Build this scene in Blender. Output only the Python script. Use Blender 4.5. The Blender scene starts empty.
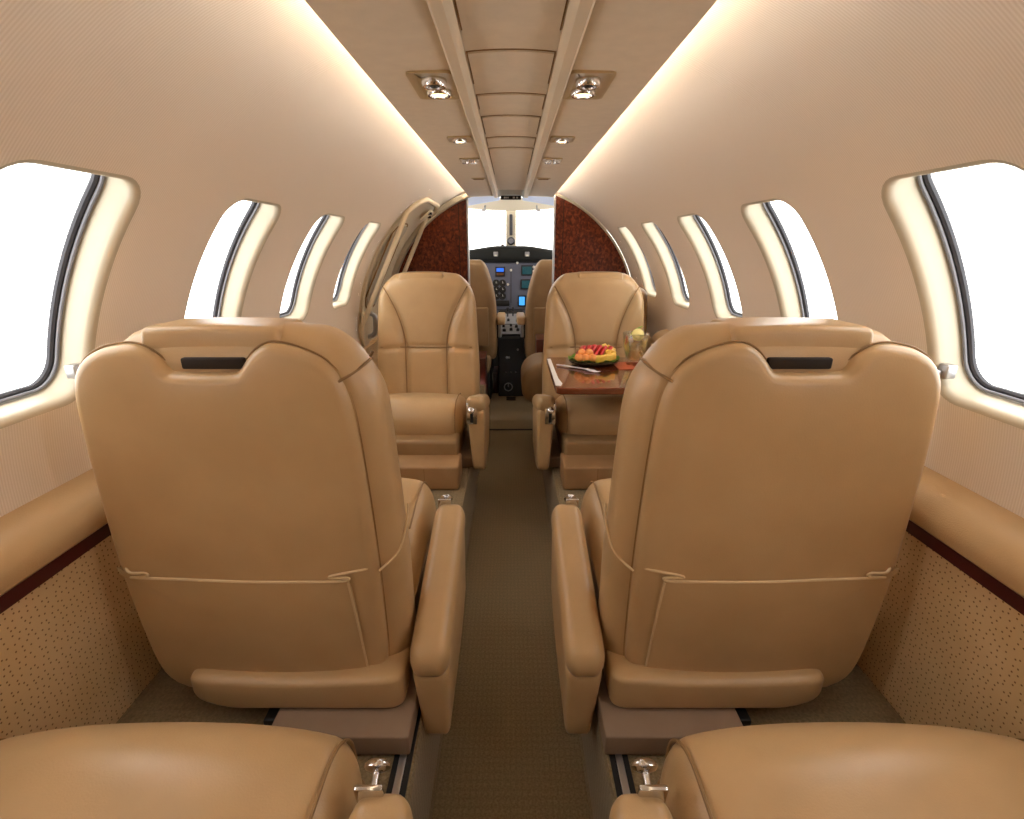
import bpy, bmesh, math, random
from mathutils import Vector, Matrix
random.seed(7)
C = bpy.context.scene.collection
PI = math.pi
ZC = 1.08                      # eye height over the dropped aisle
FZ = 0.24                      # floor under the seats
R0, CZ = 0.76, 0.662           # cabin liner radius and its centre height
BH = 3.10                      # distance of the forward bulkhead
AFT = -1.45

# ------------------------------------------------------------------ materials
def srgb(r, g, b):
    f = lambda v: v/12.92 if v <= .04045 else ((v+.055)/1.055)**2.4
    return (f(r/255), f(g/255), f(b/255), 1)

def mat(name, col, rough=.5, metal=0, spec=.5, coat=0, emit=None, estr=0, trans=0, ior=1.45, sheen=0):
    m = bpy.data.materials.new(name); m.use_nodes = True
    b = m.node_tree.nodes['Principled BSDF']
    b.inputs['Base Color'].default_value = col
    b.inputs['Roughness'].default_value = rough
    b.inputs['Metallic'].default_value = metal
    b.inputs['Specular IOR Level'].default_value = spec
    b.inputs['Coat Weight'].default_value = coat
    b.inputs['Coat Roughness'].default_value = .05
    b.inputs['Transmission Weight'].default_value = trans
    b.inputs['IOR'].default_value = ior
    b.inputs['Sheen Weight'].default_value = sheen
    if emit:
        b.inputs['Emission Color'].default_value = emit
        b.inputs['Emission Strength'].default_value = estr
    return m

def nodes(m):
    nt = m.node_tree
    return nt, nt.nodes['Principled BSDF'], (lambda t: nt.nodes.new(t)), (lambda a, b: nt.links.new(a, b))

def add_noise(m, c1, c2, scale=20, detail=4, bump=0, bscale=None, stretch=(1, 1, 1), bdist=.002):
    nt, b, N, L = nodes(m)
    tc = N('ShaderNodeTexCoord'); mp = N('ShaderNodeMapping'); mp.inputs['Scale'].default_value = stretch
    L(tc.outputs['Object'], mp.inputs['Vector'])
    n = N('ShaderNodeTexNoise'); n.inputs['Scale'].default_value = scale; n.inputs['Detail'].default_value = detail
    L(mp.outputs[0], n.inputs['Vector'])
    r = N('ShaderNodeValToRGB'); r.color_ramp.elements[0].color = c1; r.color_ramp.elements[1].color = c2
    r.color_ramp.elements[0].position = .3; r.color_ramp.elements[1].position = .7
    L(n.outputs[0], r.inputs[0]); L(r.outputs[0], b.inputs['Base Color'])
    if bump:
        n2 = N('ShaderNodeTexNoise'); n2.inputs['Scale'].default_value = bscale or scale
        n2.inputs['Detail'].default_value = 3
        L(mp.outputs[0], n2.inputs['Vector'])
        bp = N('ShaderNodeBump'); bp.inputs['Strength'].default_value = bump; bp.inputs['Distance'].default_value = bdist
        L(n2.outputs[0], bp.inputs['Height']); L(bp.outputs[0], b.inputs['Normal'])
    return m

M = {}
M['leather'] = add_noise(mat('tan_leather', srgb(188, 156, 113), .33, spec=.55), srgb(184, 152, 109), srgb(192, 160, 117), 9, 3, .25, 420, bdist=.001)
M['leather_seam'] = mat('leather_seam', srgb(142, 110, 70), .6)
M['leather_light'] = mat('leather_light_stitch', srgb(212, 186, 144), .55)
M['leather_brown'] = add_noise(mat('brown_leather', srgb(150, 120, 82), .5), srgb(145, 115, 78), srgb(155, 125, 86), 12, 3, .2, 400, bdist=.001)
M['base'] = add_noise(mat('seat_base_vinyl', srgb(165, 128, 88), .5), srgb(158, 122, 83), srgb(168, 132, 92), 15, 3)
M['base_grey'] = add_noise(mat('seat_base_cover', srgb(142, 119, 98), .55), srgb(138, 115, 94), srgb(147, 124, 103), 15, 3)
M['chrome'] = mat('polished_chrome', srgb(225, 225, 228), .12, 1)
M['steel'] = mat('satin_steel', srgb(190, 190, 192), .35, 1)
M['silver'] = mat('bright_silver', srgb(235, 235, 238), .45, .7)
M['black'] = mat('black_plastic', srgb(22, 20, 19), .5)
M['dark'] = mat('dark_gap', srgb(40, 28, 18), .8)
M['ceiling'] = add_noise(mat('ceiling_liner', srgb(228, 214, 192), .75), srgb(225, 211, 189), srgb(231, 217, 195), 40, 3, .1, 300, bdist=.001)
M['ceiling_rib'] = mat('ceiling_rib_trim', srgb(226, 211, 186), .6)
M['tray'] = mat('lamp_tray', srgb(196, 172, 130), .35)
M['seal'] = mat('hatch_seal', srgb(140, 106, 62), .8)
M['cream'] = mat('cream_plastic', srgb(186, 175, 153), .42)
M['cream_dim'] = mat('door_frame_cream', srgb(222, 208, 180), .5)
M['white'] = mat('painted_glint_white', srgb(235, 232, 226), .4)
M['gasket'] = mat('window_gasket', srgb(58, 58, 64), .5)
M['gasket_light'] = mat('window_gasket_lip', srgb(120, 120, 126), .45)
M['maroon'] = mat('dark_red_trim', srgb(70, 18, 18), .4)
M['table'] = add_noise(mat('polished_table_wood', srgb(104, 46, 22), .22, coat=1), srgb(92, 38, 17), srgb(114, 54, 26), 6, 5, stretch=(1, 8, 8))
M['maroon_wood'] = mat('dark_red_wood', srgb(82, 28, 18), .3, coat=.5)
M['panel_grey'] = mat('instrument_grey', srgb(88, 90, 104), .55)
M['panel_light'] = mat('pedestal_grey', srgb(140, 138, 138), .5)
M['coaming'] = mat('black_coaming', srgb(18, 20, 17), .8)
M['visor'] = mat('blue_visor', srgb(196, 210, 238), .3, emit=None)
M['screen_blue'] = mat('blue_screen', srgb(10, 20, 60), .2, emit=srgb(50, 110, 225), estr=.9)
M['screen_sky'] = mat('sky_screen', srgb(10, 20, 40), .2, emit=srgb(70, 160, 235), estr=.9)
M['screen_teal'] = mat('teal_screen', srgb(10, 22, 22), .2, emit=srgb(30, 70, 76), estr=.6)
M['screen_brown'] = mat('brown_screen', srgb(30, 16, 8), .2, emit=srgb(90, 60, 40), estr=.5)
M['lamp'] = mat('lamp_lens', srgb(255, 240, 200), .2, emit=srgb(255, 222, 150), estr=3.5)
M['cove'] = mat('cove_tube', srgb(255, 248, 230), .4, emit=srgb(255, 250, 243), estr=22)
M['sign'] = mat('sign_face', srgb(24, 20, 16), .3)
M['sign_white'] = mat('sign_lettering', srgb(210, 205, 195), .5)
M['lettuce'] = add_noise(mat('lettuce_leaf', srgb(96, 140, 40), .5), srgb(70, 120, 28), srgb(130, 165, 60), 60, 3)
M['plate'] = mat('dark_plate', srgb(42, 36, 26), .25)
M['melon'] = add_noise(mat('cantaloupe_flesh', srgb(244, 160, 84), .4), srgb(240, 150, 74), srgb(248, 174, 100), 60, 3)
M['watermelon'] = add_noise(mat('watermelon_flesh', srgb(214, 52, 52), .4), srgb(200, 40, 44), srgb(226, 84, 76), 50, 3)
M['pineapple'] = add_noise(mat('pineapple_flesh', srgb(245, 200, 80), .4), srgb(238, 180, 60), srgb(250, 215, 110), 60, 3)
M['napkin'] = mat('orange_napkin', srgb(188, 96, 58), .8)
M['lime'] = mat('lime_twig', srgb(110, 150, 50), .5)
M['lemon'] = mat('lemon_slice', srgb(246, 232, 150), .4)
M['ice'] = mat('ice', srgb(250, 250, 250), .08, trans=.85, ior=1.2)
M['drink'] = mat('pale_drink', srgb(246, 226, 160), .05, trans=.9, ior=1.2)

def wood():
    m = mat('burl_wood', srgb(90, 36, 16), .38, spec=.3, coat=.08)
    nt, b, N, L = nodes(m)
    tc = N('ShaderNodeTexCoord'); mp = N('ShaderNodeMapping'); mp.inputs['Scale'].default_value = (1, 1, .8)
    L(tc.outputs['Object'], mp.inputs[0])
    n = N('ShaderNodeTexNoise'); n.inputs['Scale'].default_value = 60; n.inputs['Detail'].default_value = 6; n.inputs['Distortion'].default_value = .8
    L(mp.outputs[0], n.inputs['Vector'])
    r = N('ShaderNodeValToRGB')
    r.color_ramp.elements[0].position = .3; r.color_ramp.elements[0].color = srgb(60, 22, 10)
    r.color_ramp.elements[1].position = .72; r.color_ramp.elements[1].color = srgb(152, 72, 38)
    e = r.color_ramp.elements.new(.5); e.color = srgb(104, 44, 22)
    L(n.outputs[0], r.inputs[0]); L(r.outputs[0], b.inputs['Base Color'])
    return m
M['wood'] = wood()

def ribbed(name, c1, c2, freq):
    """woven liner with fine ribs running round the cabin"""
    m = mat(name, c1, .8, spec=.25)
    nt, b, N, L = nodes(m)
    tc = N('ShaderNodeTexCoord')
    w = N('ShaderNodeTexWave'); w.wave_type = 'BANDS'; w.bands_direction = 'Y'; w.inputs['Scale'].default_value = freq
    w.inputs['Distortion'].default_value = .25; w.inputs['Detail'].default_value = 1
    L(tc.outputs['Object'], w.inputs['Vector'])
    r = N('ShaderNodeValToRGB'); r.color_ramp.elements[0].color = c2; r.color_ramp.elements[1].color = c1
    L(w.outputs[0], r.inputs[0]); L(r.outputs[0], b.inputs['Base Color'])
    bp = N('ShaderNodeBump'); bp.inputs['Strength'].default_value = .15; bp.inputs['Distance'].default_value = .001
    L(w.outputs[0], bp.inputs['Height']); L(bp.outputs[0], b.inputs['Normal'])
    return m
M['liner'] = ribbed('ribbed_wall_fabric', srgb(234, 223, 210), srgb(222, 209, 193), 72)

def ostrich():
    m = mat('ostrich_hide', srgb(196, 152, 98), .5)
    nt, b, N, L = nodes(m)
    tc = N('ShaderNodeTexCoord')
    v = N('ShaderNodeTexVoronoi'); v.inputs['Scale'].default_value = 92; v.inputs['Randomness'].default_value = .55; v.voronoi_dimensions = '2D'
    sp = N('ShaderNodeSeparateXYZ'); cb = N('ShaderNodeCombineXYZ'); L(tc.outputs['Object'], sp.inputs[0])
    L(sp.outputs[1], cb.inputs[0]); L(sp.outputs[2], cb.inputs[1]); L(cb.outputs[0], v.inputs['Vector'])
    r = N('ShaderNodeValToRGB'); r.color_ramp.elements[0].position = .08; r.color_ramp.elements[0].color = srgb(138, 100, 62)
    r.color_ramp.elements[1].position = .17; r.color_ramp.elements[1].color = (1, 1, 1, 1)
    L(v.outputs['Distance'], r.inputs[0])
    n = N('ShaderNodeTexNoise'); n.inputs['Scale'].default_value = 7; n.inputs['Detail'].default_value = 3
    L(tc.outputs['Object'], n.inputs['Vector'])
    r2 = N('ShaderNodeValToRGB'); r2.color_ramp.elements[0].position = .3; r2.color_ramp.elements[0].color = srgb(214, 182, 132)
    r2.color_ramp.elements[1].position = .7; r2.color_ramp.elements[1].color = srgb(228, 200, 156)
    L(n.outputs[0], r2.inputs[0])
    mx = N('ShaderNodeMix'); mx.data_type = 'RGBA'; mx.blend_type = 'MULTIPLY'; mx.inputs[0].default_value = 1
    L(r2.outputs[0], mx.inputs[6]); L(r.outputs[0], mx.inputs[7]); L(mx.outputs[2], b.inputs['Base Color'])
    return m
M['ostrich'] = ostrich()

def carpet():
    m = mat('olive_carpet', srgb(112, 90, 56), .95, spec=.1, sheen=.2)
    nt, b, N, L = nodes(m)
    tc = N('ShaderNodeTexCoord')
    n = N('ShaderNodeTexNoise'); n.inputs['Scale'].default_value = 240; n.inputs['Detail'].default_value = 3
    L(tc.outputs['Object'], n.inputs['Vector'])
    w = N('ShaderNodeTexWave'); w.bands_direction = 'X'; w.inputs['Scale'].default_value = 26; w.inputs['Distortion'].default_value = .6
    w2 = N('ShaderNodeTexWave'); w2.bands_direction = 'Y'; w2.inputs['Scale'].default_value = 18; w2.inputs['Distortion'].default_value = .6
    L(tc.outputs['Object'], w.inputs['Vector']); L(tc.outputs['Object'], w2.inputs['Vector'])
    mm = N('ShaderNodeMath'); mm.operation = 'MULTIPLY'; L(w.outputs[0], mm.inputs[0]); L(w2.outputs[0], mm.inputs[1])
    ad = N('ShaderNodeMath'); ad.operation = 'MULTIPLY_ADD'; ad.inputs[1].default_value = .15
    L(mm.outputs[0], ad.inputs[0]); L(n.outputs[0], ad.inputs[2])
    r = N('ShaderNodeValToRGB'); r.color_ramp.elements[0].position = .35; r.color_ramp.elements[0].color = srgb(124, 107, 78)
    r.color_ramp.elements[1].position = .8; r.color_ramp.elements[1].color = srgb(152, 134, 102)
    L(ad.outputs[0], r.inputs[0]); L(r.outputs[0], b.inputs['Base Color'])
    bp = N('ShaderNodeBump'); bp.inputs['Strength'].default_value = .5; bp.inputs['Distance'].default_value = .003
    L(ad.outputs[0], bp.inputs['Height']); L(bp.outputs[0], b.inputs['Normal'])
    return m
M['carpet'] = carpet()

def glass(name, gl, tint=(1, 1, 1, 1)):
    m = bpy.data.materials.new(name); m.use_nodes = True
    nt = m.node_tree; nt.nodes.clear()
    o = nt.nodes.new('ShaderNodeOutputMaterial'); mx = nt.nodes.new('ShaderNodeMixShader')
    t = nt.nodes.new('ShaderNodeBsdfTransparent'); g = nt.nodes.new('ShaderNodeBsdfGlossy')
    t.inputs[0].default_value = tint; g.inputs['Roughness'].default_value = .02; mx.inputs[0].default_value = gl
    nt.links.new(t.outputs[0], mx.inputs[1]); nt.links.new(g.outputs[0], mx.inputs[2]); nt.links.new(mx.outputs[0], o.inputs[0])
    return m
M['glass'] = glass('clear_window_glass', .04)
M['tumbler'] = glass('tumbler_glass', .26, (.95, .96, .95, 1))

# ------------------------------------------------------------------ mesh helpers
class MB:
    """collects vertices and faces of one mesh object"""
    def __init__(s): s.v = []; s.f = []
    def add(s, vs, fs):
        n = len(s.v); s.v += [tuple(p) for p in vs]; s.f += [tuple(i+n for i in q) for q in fs]; return s
    def build(s, name, m, parent=None, loc=None, smooth=True, sharp=None):
        me = bpy.data.meshes.new(name); me.from_pydata(s.v, [], s.f)
        bm = bmesh.new(); bm.from_mesh(me)
        bmesh.ops.remove_doubles(bm, verts=bm.verts, dist=1e-5)
        bmesh.ops.recalc_face_normals(bm, faces=bm.faces)
        if smooth:
            for f in bm.faces: f.smooth = True
            a = math.radians(sharp or 40)
            for e in bm.edges:
                if len(e.link_faces) == 2 and e.calc_face_angle(0) > a: e.smooth = False
        bm.to_mesh(me); bm.free()
        me.materials.append(m)
        o = bpy.data.objects.new(name, me); C.objects.link(o)
        if parent: o.parent = parent
        if loc: o.location = loc
        return o

def rbox(mb, c, half, r, n=(8, 8, 8), deform=None, k=4):
    """rounded box; r = radius or per-axis radii"""
    if not hasattr(r, '__len__'): r = (r, r, r)
    r = [min(r[i], half[i]*.999) for i in range(3)]
    def axis(i):
        h, q = half[i], r[i]
        a = [-h + q*(1-math.cos(j/k*PI/2)) for j in range(k)]
        mid = [-h+q + (2*h-2*q)*j/n[i] for j in range(n[i]+1)]
        return a + mid + [-x for x in reversed(a)]
    ax = [axis(i) for i in range(3)]
    vs, fs = [], []
    def pt(p):
        inn = [max(-(half[i]-r[i]), min(half[i]-r[i], p[i])) for i in range(3)]
        d = [(p[i]-inn[i])/r[i] for i in range(3)]
        l = math.sqrt(sum(x*x for x in d)) or 1
        q = [inn[i] + d[i]/l*r[i] if l > 1e-9 else p[i] for i in range(3)]
        # faces: points on the flat part keep their place
        if deform: q = deform(*q)
        return (c[0]+q[0], c[1]+q[1], c[2]+q[2])
    for i in range(3):
        j, l = (i+1) % 3, (i+2) % 3
        for sgn in (-1, 1):
            base = len(vs)
            for a in ax[j]:
                for b in ax[l]:
                    p = [0, 0, 0]; p[i] = sgn*half[i]; p[j] = a; p[l] = b
                    vs.append(pt(p))
            nb = len(ax[l])
            for u in range(len(ax[j])-1):
                for v in range(nb-1):
                    q = (base+u*nb+v, base+(u+1)*nb+v, base+(u+1)*nb+v+1, base+u*nb+v+1)
                    fs.append(q if sgn > 0 else q[::-1])
    mb.add(vs, fs); return mb

def box(mb, x0, x1, y0, y1, z0, z1, r=.003):
    return rbox(mb, ((x0+x1)/2, (y0+y1)/2, (z0+z1)/2), (abs(x1-x0)/2, abs(y1-y0)/2, abs(z1-z0)/2), r, (1, 1, 1), k=2)

def catmull(pts, n=6, closed=False):
    out = []; P = [Vector(p) for p in pts]; m = len(P)
    for i in range(m if closed else m-1):
        p0 = P[(i-1) % m] if closed or i > 0 else P[0]
        p1 = P[i]; p2 = P[(i+1) % m]
        p3 = P[(i+2) % m] if closed or i+2 < m else P[-1]
        for j in range(n):
            t = j/n
            out.append(.5*((2*p1)+(p2-p0)*t+(2*p0-5*p1+4*p2-p3)*t*t+(3*p1-p0-3*p2+p3)*t**3))
    if not closed: out.append(P[-1].copy())
    return out

def tube(mb, pts, r, n=8, closed=False, flat=1):
    P = [Vector(p) for p in pts]; m = len(P); rings = []
    up = None
    for i in range(m):
        a = P[(i-1) % m] if closed or i else P[0]; b = P[(i+1) % m] if closed or i < m-1 else P[-1]
        t = (b-a).normalized()
        if up is None:
            up = Vector((0, 0, 1)) if abs(t.z) < .9 else Vector((0, 1, 0))
        s = t.cross(up).normalized(); up = s.cross(t).normalized()
        rr = r[i] if hasattr(r, '__len__') else r
        rings.append([P[i] + s*math.cos(q*2*PI/n)*rr + up*math.sin(q*2*PI/n)*rr*flat for q in range(n)])
    vs = [p for g in rings for p in g]; fs = []
    for i in range(m if closed else m-1):
        for q in range(n):
            fs.append((i*n+q, i*n+(q+1) % n, ((i+1) % m)*n+(q+1) % n, ((i+1) % m)*n+q))
    if not closed:
        fs.append(tuple(range(n))[::-1]); fs.append(tuple((m-1)*n+q for q in range(n)))
    mb.add(vs, fs); return mb

def lathe(mb, prof, n=28, c=(0, 0, 0), mtx=None):
    vs, fs = [], []
    for r, z in prof:
        for q in range(n):
            p = Vector((max(r, 1e-4)*math.cos(q*2*PI/n), max(r, 1e-4)*math.sin(q*2*PI/n), z))
            if mtx: p = mtx @ p
            vs.append((p.x+c[0], p.y+c[1], p.z+c[2]))
    for i in range(len(prof)-1):
        for q in range(n):
            fs.append((i*n+q, i*n+(q+1) % n, (i+1)*n+(q+1) % n, (i+1)*n+q))
    mb.add(vs, fs); return mb

def offset_poly(o, d):
    """moves each outline point inward along its normal"""
    n = len(o); A = sum(o[i][0]*o[(i+1) % n][1]-o[(i+1) % n][0]*o[i][1] for i in range(n))
    s = 1 if A > 0 else -1; out = []
    for i in range(n):
        a, b = o[i-1], o[(i+1) % n]
        tx, ty = b[0]-a[0], b[1]-a[1]; l = math.hypot(tx, ty) or 1
        out.append((o[i][0]-s*ty/l*d, o[i][1]+s*tx/l*d))
    return out

def puff(mb, outline, centre, er, depth, bulge, mapf, back=True, k=4, rings=7):
    """padded panel: rounded edge of radius er, then swelling by bulge to the centre"""
    n = len(outline); R = []
    if back: R.append([(p[0], p[1], 0) for p in outline])
    for j in range(k+1):
        a = j/k*PI/2
        po = offset_poly(outline, er*(1-math.cos(a)))
        R.append([(p[0], p[1], depth-er+er*math.sin(a)) for p in po])
    last = R[-1]
    for j in range(1, rings+1):
        t = j/rings
        R.append([(p[0]+(centre[0]-p[0])*t*.985, p[1]+(centre[1]-p[1])*t*.985, depth+bulge*(1-(1-t)**2.2)) for p in last])
    vs = [mapf(*p) for g in R for p in g]; fs = []
    for i in range(len(R)-1):
        for q in range(n): fs.append((i*n+q, i*n+(q+1) % n, (i+1)*n+(q+1) % n, (i+1)*n+q))
    fs.append(tuple((len(R)-1)*n+q for q in range(n)))
    if back: fs.append(tuple(range(n))[::-1])
    mb.add(vs, fs); return mb

def rrect(hx, hy, r, k=6):
    pts = []
    for cx, cy, a0 in ((hx-r, hy-r, 0), (-hx+r, hy-r, PI/2), (-hx+r, -hy+r, PI), (hx-r, -hy+r, 1.5*PI)):
        for j in range(k+1):
            a = a0+j/k*PI/2; pts.append((cx+r*math.cos(a), cy+r*math.sin(a)))
    return pts

def prism(mb, outline, w0, w1, mapf, bev=.002):
    A = offset_poly(outline, bev)
    R = [[(p[0], p[1], w0) for p in A], [(p[0], p[1], w0+bev) for p in outline],
         [(p[0], p[1], w1-bev) for p in outline], [(p[0], p[1], w1) for p in A]]
    n = len(outline); vs = [mapf(*p) for g in R for p in g]; fs = []
    for i in range(3):
        for q in range(n): fs.append((i*n+q, i*n+(q+1) % n, (i+1)*n+(q+1) % n, (i+1)*n+q))
    fs.append(tuple(range(n))[::-1]); fs.append(tuple(3*n+q for q in range(n)))
    mb.add(vs, fs); return mb

def sweep(mb, prof, ys, close=False):
    """profile of (x,z) swept along Y at the given stations"""
    n = len(prof); vs = [(x, y, z) for y in ys for x, z in prof]; fs = []
    for i in range(len(ys)-1):
        for q in range(n if close else n-1):
            fs.append((i*n+q, i*n+(q+1) % n, (i+1)*n+(q+1) % n, (i+1)*n+q))
    if close:
        fs.append(tuple(range(n))); fs.append(tuple((len(ys)-1)*n+q for q in range(n))[::-1])
    mb.add(vs, fs); return mb

def tag(o, label=None, cat=None, group=None, kind=None):
    if label: o['label'] = label
    if cat: o['category'] = cat
    if group: o['group'] = group
    if kind: o['kind'] = kind
    return o
def thing(name, label, cat, loc=(0, 0, 0), rotz=0, group=None):
    o = bpy.data.objects.new(name, None); o.empty_display_size = .1; C.objects.link(o)
    o.location = loc; o.rotation_euler = (0, 0, rotz)
    return tag(o, label, cat, group)
def struct(name, mb, m, label, cat, parent=None, **k):
    o = mb.build(name, m, parent, **k)
    if not parent: tag(o, label, cat, kind='structure')
    return o

# ------------------------------------------------------------------ cabin shell
def cyl(th, y, r=R0, sx=1): return (sx*r*math.sin(th), y, CZ + r*math.cos(th))
T0, T1 = .195, 1.66
W_T, W_HT, W_HY, W_R = 1.087, .247, .115, .046
SP = .495
ORD = {-1: 'leftmost', 1: 'right'}

def window_loop(grow=0):
    """window outline in (arc metres, y metres) round its own centre"""
    lp = rrect(W_HT*R0+grow, W_HY+grow, W_R+grow, 7); out = []
    for i, p in enumerate(lp):
        q = lp[(i+1) % len(lp)]; m = 1 if math.hypot(q[0]-p[0], q[1]-p[1]) < .04 else 10
        out += [(p[0]+(q[0]-p[0])*j/m, p[1]+(q[1]-p[1])*j/m) for j in range(m)]
    return out

def wall(sx, bays, plain, name, label):
    mb = MB()
    for yc in bays:
        loop = window_loop(.012); n = len(loop)
        y0, y1 = -SP/2, SP/2
        a0, a1 = (T0-W_T)*R0, (T1-W_T)*R0
        outer = []
        for (a, b) in loop:          # ray to the bay's border
            ts = []
            if a: ts.append((a1 if a > 0 else a0)/a)
            if b: ts.append((y1 if b > 0 else y0)/b)
            t = min(x for x in ts if x > 0); outer.append((a*t, b*t))
        for ca in (a0, a1):      # snap the nearest ray to each corner of the bay
            for cb in (y0, y1):
                q = min(range(n), key=lambda i: (outer[i][0]-ca)**2+(outer[i][1]-cb)**2); outer[q] = (ca, cb)
        rings = []
        for j in range(9):
            t = (j/8)**1.3; rings.append([(p[0]+(q[0]-p[0])*t, p[1]+(q[1]-p[1])*t) for p, q in zip(loop, outer)])
        vs = [cyl(W_T+a/R0, yc+b, R0, sx) for g in rings for a, b in g]; fs = []
        for i in range(8):
            for q in range(n): fs.append((i*n+q, i*n+(q+1) % n, (i+1)*n+(q+1) % n, (i+1)*n+q))
        mb.add(vs, fs)
    for (ya, yb) in plain:
        nth = 26; ys = [ya+(yb-ya)*i/6 for i in range(7)]
        vs = [cyl(T0+(T1-T0)*j/nth, y, R0, sx) for y in ys for j in range(nth+1)]; fs = []
        for i in range(6):
            for j in range(nth): fs.append((i*(nth+1)+j, i*(nth+1)+j+1, (i+1)*(nth+1)+j+1, (i+1)*(nth+1)+j))
        mb.add(vs, fs)
    return struct(name, mb, M['liner'], label, 'wall', sharp=60)

def window(n, sx, yc, label):
    """rounded rim, deep cream reveal, rubber gasket, clear pane"""
    def ring(grow, depth): return [cyl(W_T+a/R0, yc+b, R0+depth, sx) for a, b in window_loop(grow)]
    mb = MB(); rs = []
    for j in range(6):
        a = j/5*PI/2; rs.append(ring(.012*(1-math.sin(a)), .012*(1-math.cos(a))))
    for d, g in ((.022, .001), (.036, .003), (.052, .004), (.068, .004)): rs.append(ring(g, d))
    m = len(rs[0]); vs = [p for r in rs for p in r]; fs = []
    for i in range(len(rs)-1):
        for q in range(m): fs.append((i*m+q, i*m+(q+1) % m, (i+1)*m+(q+1) % m, (i+1)*m+q))
    mb.add(vs, fs)
    w = struct('window_%d' % n, mb, M['cream'], label, 'window')
    g = MB(); tube(g, ring(-.003, .060), .0055, 8, True); g.build('gasket', M['gasket'], w)
    g = MB(); tube(g, ring(-.001, .051), .0028, 8, True); g.build('gasket_lip', M['gasket_light'], w)
    p = MB()
    for d in (.061, .064):
        r = ring(-.002, d)
        nrm = 0
        grid = []
        k = 6
        loop = window_loop(-.002)
        rr = [[(a*t/k, b*t/k) for a, b in loop] for t in range(1, k+1)]
        vs = [cyl(W_T+a/R0, yc+b, R0+d, sx) for g_ in rr for a, b in g_]; fs = [tuple(range(m))]
        for i in range(k-1):
            for q in range(m): fs.append((i*m+q, i*m+(q+1) % m, (i+1)*m+(q+1) % m, (i+1)*m+q))
        p.add(vs, fs)
    p.build('pane', M['glass'], w)
    # outside skin collar keeps stray daylight from leaking behind the liner
    # light portal at the pane
    L = bpy.data.lights.new('window_portal', 'AREA'); L.shape = 'RECTANGLE'; L.size = W_HT*R0*2+.02; L.size_y = W_HY*2+.02
    L.cycles.is_portal = True
    lo = bpy.data.objects.new('window_portal', L); C.objects.link(lo)
    pos = Vector(cyl(W_T, yc, R0+.075, sx)); inw = (Vector((0, yc, CZ))-pos).normalized()
    rad = Vector((sx*math.cos(W_T), 0, -math.sin(W_T)))      # along the arc
    z = -inw; x = rad; y = z.cross(x)
    mt = Matrix((x, y, z)).transposed().to_4x4(); mt.translation = pos; lo.matrix_world = mt
    return w

YC = [.725+SP*k for k in range(-4, 5)]            # aft ... forward
left_b, right_b = YC[2:8], YC[2:9]
wall(-1, left_b, [(AFT, left_b[0]-SP/2), (left_b[-1]+SP/2, BH)], 'wall_left', 'ribbed cream cabin wall with windows on the left')
wall(1, right_b, [(AFT, right_b[0]-SP/2), (right_b[-1]+SP/2, BH)], 'wall_right', 'ribbed cream cabin wall with windows on the right')
names = {4: 'largest and nearest', 5: 'second', 6: 'third', 7: 'fourth', 8: 'farthest narrow'}
k = 0
for sx, bays in ((-1, left_b), (1, right_b)):
    for yc in bays:
        k += 1; i = YC.index(yc)
        side = 'left' if sx < 0 else 'right'
        lab = ('%s rounded cabin window from the camera in the %s wall' % (names[i], side)) if i >= 4 else \
              ('rounded cabin window in the %s wall behind the camera' % side)
        w = window(k, sx, yc, lab)
        if i == 4:     # small latch at the forward lower corner of the nearest windows
            mb = MB(); p = cyl(1.285, yc+W_HY-.012, R0+.012, sx)
            rbox(mb, p, (.009, .010, .012), .003, (1, 1, 1), k=2)
            rbox(mb, (p[0]-sx*.012, p[1]+.004, p[2]-.004), (.012, .006, .006), .003, (1, 1, 1), k=2)
            mb.build('latch', M['steel'], w)

# ceiling: two side panels, ribs, arched centre strip
ZE = ZC+.273
def ceil_z(x):
    a = abs(x)
    if a >= .098: return ZE + .004*(1-(a-.098)/.142)
    return ZE+.006 + .012*math.sqrt(max(0, 1-(a/.10)**2))
ys = [AFT + (BH-AFT)*i/20 for i in range(21)]
prof = [(-.240, ZE+.004)] + [(x, ceil_z(x)) for x in [-.240+.480*i/60 for i in range(61)]] + [(.240, ZE+.004)]
prof += [(.234, ZE+.007), (.17, ZE+.012), (.12, ZE+.032), (-.12, ZE+.032), (-.17, ZE+.012), (-.234, ZE+.007)]
mb = MB(); sweep(mb, prof, ys, True)
struct('ceiling', mb, M['ceiling'], 'flat tan ceiling strip running down the middle of the cabin', 'ceiling', sharp=50)
for i, sx in enumerate((-1, 1)):
    mb = MB()
    pr = [(sx*.101, ZE+.006), (sx*.098, ZE-.002), (sx*.094, ZE-.006), (sx*.079, ZE-.006), (sx*.074, ZE-.001), (sx*.071, ZE+.012)]
    sweep(mb, pr, ys, True)
    struct('trim_%d' % (1+i), mb, M['ceiling_rib'], 'raised rib along the %s of the ceiling strip' % ('left', 'right')[i], 'trim')
    # cove lamp hidden above the ceiling's edge
    cv = MB(); box(cv, sx*.188, sx*.200, AFT+.05, BH-.03, ZE+.015, ZE+.026, .003)
    tag(cv.build('cove_light', M['cove']), 'hidden lamp tube washing the top of the %s wall' % ('left', 'right')[i], 'lamp')

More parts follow.
